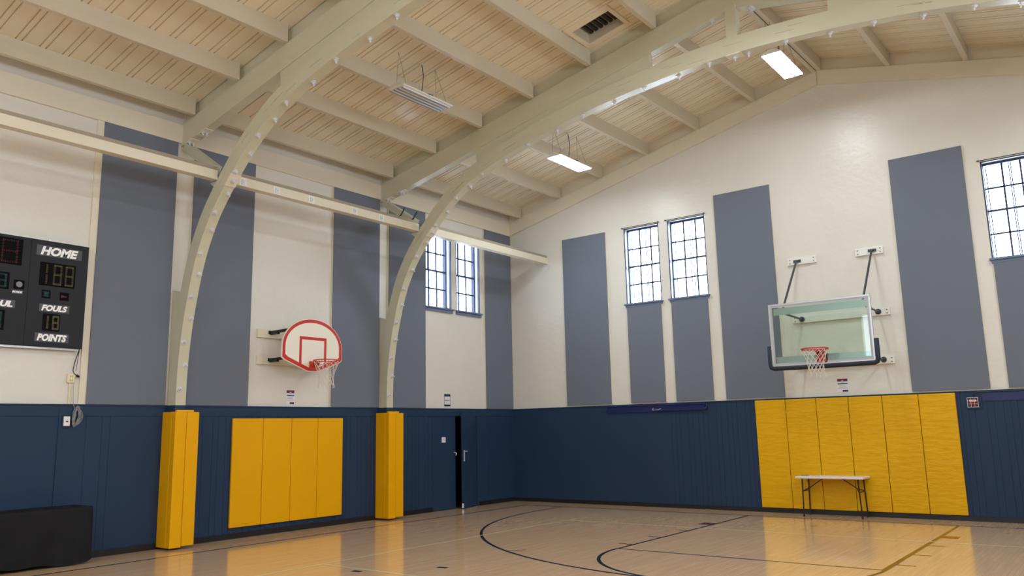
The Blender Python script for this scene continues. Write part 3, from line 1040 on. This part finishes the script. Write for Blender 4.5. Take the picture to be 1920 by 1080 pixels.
mb.add(vs, fs).build('border_stripe', RED, T)
mb = MB()
x0, x1 = .6012, .6035
mb.box(x0, x1, CY - .31, CY + .31, 3.45, 3.505).box(x0, x1, CY - .31, CY - .258, 2.985, 3.45).box(x0, x1, CY + .258, CY + .31, 2.985, 3.45)
mb.build('target_square', RED, T)
rc = (.6 + .385, CY, 3.05)
rim = ring(rc, .23, .009).build('rim', ORANGE, T, smooth=True)
hk = MB()
for k in range(12):
    a = 2 * PI * k / 12
    c = (rc[0] + .228 * math.cos(a), rc[1] + .228 * math.sin(a), 3.035)
    hk.tube([(c[0], c[1], 3.045), (c[0] - .012 * math.cos(a), c[1] - .012 * math.sin(a), 3.025)], .004, 5)
hk.build('net_hook', ORANGE, rim)
mb = MB().box(.603, .615, CY - .08, CY + .08, 2.90, 3.06).box(.615, .76, CY - .07, CY + .07, 3.035, 3.045)
for s in (-1, 1):
    mb.prism([(.615, CY + s * .065, 2.91), (.615, CY + s * .065, 3.045), (.74, CY + s * .065, 3.045)], (0, .006 * s, 0))
    mb.bar((.615, CY + s * .07, 2.98), (.92, CY + s * .21, 3.04), .012, .012)
mb.build('rim_bracket', ORANGE, T)
net(T, rc, 3)
for z0, z1, l, zf in ((3.495, 3.645, 0, 3.60), (3.005, 3.155, 1, 3.095)):
    wb = MB().box(.001, .05, CY - .81, CY + .81, z0, z1).build('mounting_board', TRIMC, T, bevel=.004)
    for s in (-1, 1):
        yy = CY + s * .53
        mb = MB().box(.05, .062, yy - .06, yy + .06, zf - .03, zf + .03)
        mb.bar((.05, yy, zf), (.56, CY + s * .46, zf + .02), .05, .05)
        mb.bar((.05, yy, zf - .01), (.25, CY + s * .51, zf - .01), .06, .07)
        mb.build('support_arm', BLK, T, bevel=.004)

# glass board on the back wall
T = thing('basketball_hoop', (8.11, -1.31, 2.8), 'rectangular glass basketball backboard with navy edge padding on the back wall', 'basketball hoop')
bx0, bx1, bz0, bz1, by = 7.19, 9.03, 2.79, 3.98, -1.31
MB().box(bx0 + .05, bx1 - .05, by, by + .012, bz0 + .05, bz1 - .05).build('glass_pane', BGLASS, T)
mb = MB()
for a, b, c, e_ in ((bx0, bx1, bz1 - .035, bz1), (bx0, bx1, bz0, bz0 + .035), (bx0, bx0 + .035, bz0 + .035, bz1 - .035), (bx1 - .035, bx1, bz0 + .035, bz1 - .035)):
    mb.box(a, b, by - .008, by + .03, c, e_)
mb.build('frame', ALU, T, bevel=.003)
mb = MB()
for a, b, c, e_ in ((bx0 + .035, bx1 - .035, bz1 - .07, bz1 - .035), (bx0 + .035, bx1 - .035, bz0 + .035, bz0 + .07), (bx0 + .035, bx0 + .07, bz0 + .07, bz1 - .07), (bx1 - .07, bx1 - .035, bz0 + .07, bz1 - .07)):
    mb.box(a, b, by - .003, by - .0005, c, e_)
mb.build('border_stripe', mat('pale_grey_border', (176, 178, 184), .4), T)
# edge padding, a U along the lower edge
pp = [(bx0 - .035, by + .005, 3.19), (bx0 - .035, by + .005, 2.83), (bx0 - .02, by + .005, 2.785), (bx0 + .03, by + .005, 2.765), (8.11, by + .005, 2.76), (bx1 - .03, by + .005, 2.765), (bx1 + .02, by + .005, 2.785), (bx1 + .035, by + .005, 2.83), (bx1 + .035, by + .005, 3.19)]
o = MB().tube(pp, .043, 12).build('edge_padding', NAVYPAD, T, smooth=True)
rc = (8.11, by - .385, 3.05)
rim = ring(rc, .23, .010).build('rim', RIMRED, T, smooth=True)
mb = MB()
for k in range(40):
    a = 2 * PI * k / 40; b = 2 * PI * (k + 1) / 40
    P = lambda t, z: (rc[0] + .222 * math.cos(t), rc[1] + .222 * math.sin(t), z)
    if k % 2 == 0:
        mb.tube([P(a, 3.04), P(a, 3.022), P(b, 3.022), P(b, 3.04)], .004, 4)
mb.build('net_hook', RIMRED, rim)
mb = MB().box(8.03, 8.19, by - .018, by - .004, 2.84, 3.05).box(8.04, 8.18, by - .16, by - .018, 3.02, 3.045)
for s in (-1, 1):
    mb.prism([(8.11 + s * .07, by - .018, 2.86), (8.11 + s * .07, by - .018, 3.03), (8.11 + s * .07, by - .15, 3.03)], (.006 * s, 0, 0))
mb.build('rim_bracket', RIMRED, T)
MB().box(8.02, 8.20, by - .004, by + .06, 2.80, 2.99).build('mounting_plate', BLK, T)
net(T, rc, 9)
# cross plates behind the glass
for z0, z1 in ((3.77, 3.90), (2.85, 2.98)):
    MB().box(bx0 + .06, bx1 - .06, by + .03, by + .045, z0, z1).build('cross_plate', ALU, T)
for x in (bx0 + .15, bx1 - .17):
    for z in (3.83, 2.91):
        MB().box(x - .05, x + .05, by + .045, by + .10, z - .04, z + .04).build('clamp', DGREY, T)
# wall boards
WBs = [(7.21, 7.79, 4.93, 5.075), (8.54, 9.05, 4.93, 5.075), (7.22, 9.06, 3.735, 3.87), (7.22, 9.06, 2.815, 2.955)]
for a, b, c, e_ in WBs:
    wb = MB().box(a, b, -.045, -.001, c, e_).build('mounting_board', WHITE, T, bevel=.004)
    for xx in (a + .05, b - .05):
        s_ = MB()
        for dz in (.035, .105):
            s_.tube([(xx, -.045, c + dz), (xx, -.052, c + dz)], .011, 8)
        s_.build('screw', DGREY, wb)
for (x, z, tx, tz) in ((7.41, 3.805, 7.36, 3.84), (8.855, 3.81, 8.84, 3.84), (7.41, 2.895, 7.36, 2.915), (8.868, 2.895, 8.84, 2.915)):
    mb = MB().tube([(x, -.045, z), (x, -.062, z)], .055, 16)
    mb.tube([(x, -.05, z), (x, -.09, z)], .034, 10)
    mb.tube([(x, -.06, z), (tx, by + .07, tz)], .021, 10)
    mb.build('support_arm', DGREY, T)
for (x, z, tx) in ((7.41, 5.0, 7.42), (8.855, 5.005, 8.87)):
    mb = MB().box(x - .075, x + .075, -.06, -.045, z - .028, z + .028)
    mb.tube([(x, -.05, z), (x, -.10, z - .01)], .03, 10)
    mb.tube([(x, -.09, z), (tx, by + .11, 3.86)], .021, 10)
    mb.build('diagonal_brace', DGREY, T)

# ------------------------------------------------------------ scoreboard
SX = .15
T = thing('scoreboard', (0, -12.2, 3.06), 'large black scoreboard with HOME, FOULS and POINTS lettering on the left wall', 'scoreboard')
MB().box(.03, SX - .006, -13.62, -10.77, 3.065, 4.62).build('case', SBLACK, T, bevel=.004)
MB().box(SX - .006, SX, -11.585, -10.775, 3.07, 4.615).build('home_face', SFACE, T)
MB().box(SX - .006, SX, -12.80, -11.595, 3.07, 4.615).build('centre_face', SFACE, T)
MB().box(SX - .006, SX, -13.615, -12.81, 3.07, 4.615).build('guest_face', SFACE, T)
MB().box(.001, .10, -13.55, -10.82, 3.035, 3.065).build('mounting_rail', ALU, T)
mb = MB()
mb.box(.0, .16, -13.62, -10.77, 4.62, 4.628)
mb.build('top_edge', ALU, T)
MB().box(.03, .13, -11.35, -11.25, 4.628, 4.65).build('hanging_lug', ALU, T)
def label_text(s, y0, y1, z0, z1, bgpad=.03):
    bgp = MB().box(SX, SX + .002, y0 - bgpad, y1 + bgpad, z0 - .012, z1 + .012).build('label_strip', STXTBG, T)
    text(s, 'lettering', STEXT, bgp, (SX + .002, y0, z0), (0, 1, 0), z1 - z0, y1 - y0, shear=.25, bold=.05)
label_text('HOME', -11.46, -10.93, 4.405, 4.535, .055)
label_text('FOULS', -11.39, -11.03, 3.585, 3.675)
label_text('POINTS', -11.42, -11.01, 3.145, 3.25)
label_text('PLAYER FOUL', -12.62, -11.77, 3.59, 3.68)
label_text('GUEST', -13.50, -12.95, 4.405, 4.535, .05)
label_text('BONUS', -11.79, -11.66, 3.80, 3.83, .005)
SEG = {'1': 'bc', '8': 'abcdefg', 'B': 'abcdefg', '2': 'abged'}
def digit(s, y, z, wd, h, m):
    """seven segment digit of tiny LED dots"""
    mb = MB()
    segs = {'a': ((0, 1), (1, 1)), 'b': ((1, 1), (1, .5)), 'c': ((1, .5), (1, 0)), 'd': ((0, 0), (1, 0)), 'e': ((0, .5), (0, 0)), 'f': ((0, 1), (0, .5)), 'g': ((0, .5), (1, .5))}
    done = set()
    for sg in SEG[s]:
        (a, b), (c, d_) = segs[sg]
        nn = 7
        for k in range(nn + 1):
            t = k / nn
            for o_ in (-.007, .007):
                py = y + (a + (c - a) * t) * wd; pz = z + (b + (d_ - b) * t) * h
                if a == c: py += o_
                else: pz += o_
                mb.box(SX + .004, SX + .0055, py - .0045, py + .0045, pz - .0045, pz + .0045)
    return mb
def display(dig, y0, y1, z0, z1, m):
    bgp = MB().box(SX, SX + .004, y0, y1, z0, z1).build('digit_window', DARKG, T)
    n = len(dig); cw = (y1 - y0) / n
    for i, ch in enumerate(dig):
        wd = cw * .58
        if ch == '1': yy = y0 + i * cw + .0
        else: yy = y0 + i * cw + cw * .2
        digit(ch, yy, z0 + .035, wd, (z1 - z0) - .07, m).build('digit', m, bgp)
display('188', -11.45, -10.95, 3.955, 4.30, DIGY)
display('18', -11.36, -11.12, 3.295, 3.545, DIGY)
display('88', -12.35, -11.70, 4.20, 4.58, DIGR)
display('8', -12.05, -11.84, 3.84, 4.08, DIGG)
display('8', -12.08, -11.86, 3.26, 3.54, DIGG)
display('8', -11.40, -11.28, 3.77, 3.89, DIGG)
bgp = MB().box(SX, SX + .004, -11.15, -11.02, 3.76, 3.88).build('possession_window', DARKG, T)
MB().prism([(SX + .004, -11.13, 3.84), (SX + .004, -11.13, 3.80), (SX + .004, -11.04, 3.82)], (.002, 0, 0)).build('possession_arrow', DIGR, bgp)
hb = MB().box(SX, SX + .003, -11.78, -11.64, 3.86, 3.99).build('horn_plate', DARKG, T)
MB().tube([(SX + .003, -11.71, 3.925), (SX + .012, -11.71, 3.925)], .042, 20).build('horn', mat('grey_horn', (120, 122, 126), .5), hb)

# ------------------------------------------------------------ cables and boxes below the scoreboard
o = MB()
o.box(.001, .05, -10.905, -10.80, 2.565, 2.70)
ob = o.build('outlet_box', IVORY, bevel=.005)
tag(ob, 'ivory double outlet box below the right end of the scoreboard', 'outlet')
mb = MB()
for zz in (2.60, 2.66):
    for dy in (-.012, .012):
        mb.box(.0502, .0515, -10.853 + dy - .003, -10.853 + dy + .003, zz - .012, zz + .012)
mb.build('socket_slot', BLK, ob)
MB().tube([(.02, -10.853, 2.566), (.02, -10.853, 2.25)], .012, 8).build('conduit', IVORY, ob)
c = MB().tube([(.12, -10.80, 3.06), (.07, -10.80, 2.98), (.055, -10.825, 2.86), (.05, -10.84, 2.75), (.05, -10.82, 2.70), (.05, -10.76, 2.665)], .007, 6)
c.tube([(.05, -10.78, 2.675), (.05, -10.745, 2.655)], .018, 8)
c.tube([(.10, -10.79, 3.06), (.06, -10.785, 2.9), (.05, -10.80, 2.74)], .004, 5)
tag(c.build('power_cable', BLK), 'black plug cable dangling from the scoreboard', 'cable')
c = MB()
c.tube([(.05, -10.80, 2.64), (.045, -10.815, 2.5), (.05, -10.80, 2.25), (.075, -10.775, 2.16)], .004, 5)
rr = random.Random(4)
for k in range(9):
    w0 = .03 + rr.uniform(-.01, .03); cy = -10.735 + rr.uniform(-.015, .015); z0, z1 = 1.93 + rr.uniform(-.03, .03), 2.20 + rr.uniform(-.04, .03)
    pts = []
    for t in range(16):
        a = 2 * PI * t / 16
        pts.append((.06 + .012 * math.sin(a * 2 + k) + k * .002, cy + w0 * math.cos(a) + (.05 * ((z0 + z1) / 2 - (z0 + z1) / 2)) - .06 * (math.sin(a) < 0) * abs(math.sin(a)) * .5, (z0 + z1) / 2 + (z1 - z0) / 2 * math.sin(a)))
    c.tube(pts, .004, 4, closed=True)

tag(c.build('cable_coil', CABLEG), 'bundle of looped grey cable hanging at the top of the navy panelling', 'cable')
ob = MB().box(.03, .06, -10.92, -10.83, 1.93, 2.07).build('control_box', PLAST, bevel=.008)
tag(ob, 'small pale grey box beside the looped grey cable', 'control box')
MB().box(.0602, .062, -10.89, -10.86, 1.985, 2.005).build('button', DGREY, ob)
MB().box(.03, .045, -10.94, -10.815, 1.91, 2.09).build('back_plate', BLK, ob)

# ------------------------------------------------------------ covered item
def covered():
    bm = bmesh.new()
    y0, y1, x1_, zt = -13.2, -10.60, .50, .80
    x0_ = .05
    ny, nx, nz = 64, 14, 22
    vs = {}
    mb = MB()
    rr = random.Random(2)
    def disp(p):
        x, y, z = p
        a = math.sin(y * 5.1 + z * 3.2) * .5 + math.sin(y * 9.7 - z * 6.3 + 1) * .3 + math.sin((y + z) * 4.0) * .5
        return a
    # path around the cross section: back-top edge, top, front, down
    prof = []
    for i in range(nx + 1): prof.append((x0_ + (x1_ - x0_ - .04) * i / nx, zt + .0, 0))
    for i in range(1, 5):
        a = PI / 2 * i / 4
        prof.append((x1_ - .04 + .04 * math.sin(a), zt - .04 + .04 * math.cos(a), 1))
    for i in range(1, nz + 1):
        prof.append((x1_, zt - .04 - (zt - .08) * i / nz, 2))
    P = []
    for j in range(ny + 1):
        y = y0 + (y1 - y0) * j / ny
        row = []
        edge = max(0, (y - (y1 - .10)) / .10)
        for (x, z, k) in prof:
            dn = disp((x, y, z))
            q = [x, y, z]
            if k >= 1: q[0] += .012 * dn - .03 * edge * edge + .03 * (1 - z / zt) * math.sin(y * 2.2) * .6
            if k <= 1: q[2] += .004 * dn - .012 * (1 - abs((y - (y1 + y0) / 2) / ((y1 - y0) / 2)) ** 2) - .02 * edge * edge
            if z < .2 and k == 2: q[2] += .02 * math.sin(y * 3.1) + .012 * math.sin(y * 11) - .01 + .04 * edge
            row.append(tuple(q))
        P.append(row)
    n = len(prof)
    for row in P: mb.v += row
    for j in range(ny):
        for i in range(n - 1):
            mb.f.append((j * n + i, (j + 1) * n + i, (j + 1) * n + i + 1, j * n + i + 1))
    # end flap at the right end, facing the corner of the room
    last = len(mb.v)
    cols = 10
    ends = P[ny]
    for i in range(n):
        x, y, z = ends[i]
        mb.v.append((x, y, z))
    for i in range(n):
        x, y, z = ends[i]
        if prof[i][2] == 0: mb.v.append((x, y, .06))
        else: mb.v.append((x0_ + .2, y + .005, z * .95))
    # camera-side end
    f_ = [j for j in range(n)]
    mb.f.append(tuple([ny * n + i for i in range(n)]))
    mb.f.append(tuple([i for i in range(n - 1, -1, -1)]))
    return mb.build('fabric_cover', CLOTH, smooth=True)
o = covered()
tag(o, 'long low item under a black cloth cover standing below the scoreboard', 'covered equipment')

# ------------------------------------------------------------ folding table
T = thing('folding_table', (7.82, -.33, 0), 'white plastic folding table with black legs in front of the yellow pads', 'table')
tx0, tx1, ty0, ty1 = 7.19, 8.44, -.58, -.075
MB().box(tx0, tx1, ty0, ty1, .705, .745).build('tabletop', TABLEW, T, bevel=.016, seg=3)
for s, xx, xf in ((-1, 7.305, 7.287), (1, 8.32, 8.345)):
    for yy in (-.50, -.12):
        mb = MB().tube([(xx, yy, .705), (xf, yy, .0)], .0135, 10)
        mb.tube([(xf, yy, .03), (xf, yy, 0)], .018, 10)
        mb.build('leg', BLK, T, smooth=False)
    MB().tube([(xx + .005 * s, -.50, .47), (xx + .005 * s, -.12, .47)], .010, 8).build('cross_bar', BLK, T)
    mb = MB().tube([(xx, -.50, .475), (xx - s * .08, -.31, .53), (xx - s * .33, -.31, .70)], .009, 8)
    mb.tube([(xx, -.12, .475), (xx - s * .08, -.31, .53)], .009, 8)
    mb.build('folding_brace', BLK, T)
tag(MB().box(7.24, 7.36, -.38, -.22, .7452, .752).build('paper_sheet', mat('grey_paper', (120, 128, 138), .6)), 'dark grey sheet lying flat at the left end of the table', 'paper')
tag(MB().box(7.46, 7.60, -.46, -.36, .7452, .749).build('paper_sheet', mat('pale_grey_paper', (170, 165, 170), .6)), 'pale grey sheet lying flat left of the middle of the table', 'paper')

# ------------------------------------------------------------ signs
def sign(axis, u0, u1, z0, z1, kind, label):
    c = (u0 + u1) / 2
    T = thing('wall_sign', (0, c, z0) if axis == 'x' else (c, 0, z0), label, 'sign')
    H = z1 - z0; Wd = u1 - u0
    def B(a, b, c_, d_, t0, t1, name, m):
        if axis == 'x': mb = MB().box(t0, t1, u0 + a * Wd, u0 + b * Wd, z0 + c_ * H, z0 + d_ * H)
        else: mb = MB().box(u0 + a * Wd, u0 + b * Wd, -t1, -t0, z0 + c_ * H, z0 + d_ * H)
        return mb.build(name, m, T)
    def disc(a, c_, r, t0, t1, name, m):
        if axis == 'x': mb = MB().tube([(t0, u0 + a * Wd, z0 + c_ * H), (t1, u0 + a * Wd, z0 + c_ * H)], r, 20)
        else: mb = MB().tube([(u0 + a * Wd, -t0, z0 + c_ * H), (u0 + a * Wd, -t1, z0 + c_ * H)], r, 20)
        return mb.build(name, m, T)
    if kind == 1:
        B(0, 1, 0, 1, .001, .007, 'sheet', PAPER)
        B(.06, .94, .78, .98, .007, .008, 'header_band', MAROON)
        disc(.5, .80, .024, .008, .009, 'emblem', GREYP)
        disc(.5, .805, .013, .009, .010, 'emblem_centre', PAPER)
        B(.08, .94, .585, .665, .007, .008, 'title_band', TEAL)
        for k, (a, b) in enumerate(((.2, .78), (.2, .8), (.12, .9))):
            B(a, b, .49 - k * .095, .515 - k * .095, .007, .008, 'text_line', GREYP if k < 2 else BROWNP)
        B(.45, .93, .05, .17, .007, .008, 'footer_block', INK)
    else:
        B(0, 1, 0, 1, .001, .007, 'sheet', PAPER)
        B(.0, 1, .80, 1, .007, .008, 'header_band', NAVYPR)
        B(.0, 1, 0, .14, .007, .008, 'footer_band', INK)
        B(.0, .08, .14, .8, .007, .008, 'border_strip', GREYP)
        B(.92, 1, .14, .8, .007, .008, 'border_strip', GREYP)
        B(.15, .88, .50, .53, .007, .008, 'text_line', INK)
        B(.15, .80, .43, .46, .007, .008, 'text_line', INK)
        B(.2, .7, .25, .27, .007, .008, 'text_line', GREYP)
    return T
sign('x', -6.965, -6.765, 2.285, 2.56, 1, 'maroon-headed notice on the left wall under the round-topped backboard')
sign('x', -2.60, -2.39, 2.30, 2.575, 2, 'navy-headed notice above the blue double door')
sign('y', 7.96, 8.18, 2.315, 2.585, 1, 'maroon-headed notice on the back wall under the glass backboard')

# blue vinyl strips on the back wall panelling
mb = MB().box(2.77, 5.20, -.045, -.036, 2.065, 2.235)
mb.tube([(2.80, -.052, 2.215), (5.22, -.052, 2.205)], .018, 10)
mb.tube([(4.0, -.05, 2.09), (5.24, -.05, 2.085)], .014, 10)
mb.tube([(5.20, -.045, 2.10), (5.25, -.055, 2.12), (5.255, -.055, 2.17), (5.22, -.045, 2.20)], .016, 8)
o = mb.build('vinyl_banner', ROYAL)
tag(o, 'royal blue vinyl banner strip along the navy panelling under the paired windows', 'banner')
MB().tube([(3.98, -.0465, 2.15), (3.95, -.048, 2.12), (3.97, -.0495, 2.10), (4.08, -.049, 2.105), (4.16, -.048, 2.13)], .005, 6).build('white_scrap', WHITE, o)
o = MB().box(10.41, 12.7, -.032, -.021, 2.062, 2.205).build('vinyl_banner', ROYAL)
tag(o, 'royal blue vinyl banner strip beside the red alarm at the right edge', 'banner')

# alarm with wire cage
T = thing('fire_alarm', (10.27, 0, 1.96), 'small red caged alarm high on the navy panelling right of the yellow pads', 'alarm')
MB().box(10.14, 10.40, -.032, -.021, 1.925, 2.14).build('back_plate', NAVY, T)
MB().box(10.20, 10.335, -.075, -.032, 1.975, 2.11).build('horn_body', REDL, T, bevel=.005)
MB().box(10.215, 10.32, -.085, -.075, 2.055, 2.088).build('strobe', PLAST, T, bevel=.003)
text('FIRE', 'lettering', RED, T, (10.235, -.0855, 2.061), (1, 0, 0), .02, .065, ext=.001)
mb = MB()
c4 = [(10.185, 1.96), (10.35, 1.96), (10.35, 2.125), (10.185, 2.125)]
mb.tube([(a, -.10, b) for a, b in c4], .006, 6, closed=True)
for k in (1, 2):
    x = 10.185 + .055 * k
    mb.tube([(x, -.102, 1.96), (x, -.102, 2.125)], .0025, 5)
    z = 1.96 + .055 * k
    mb.tube([(10.185, -.102, z), (10.35, -.102, z)], .0025, 5)
for a, b in c4:
    mb.tube([(a, -.03, b), (a, -.10, b)], .004, 5)
mb.build('wire_cage', WHITE, T)
MB().tube([(10.26, -.04, 2.11), (10.262, -.045, 2.15), (10.29, -.045, 2.195), (10.35, -.045, 2.22), (10.6, -.045, 2.222), (12.5, -.045, 2.225)], .008, 8).build('conduit', CONDUIT, T)

# tidy the helper property
for o in bpy.data.objects:
    if '_base' in o: del o['_base']
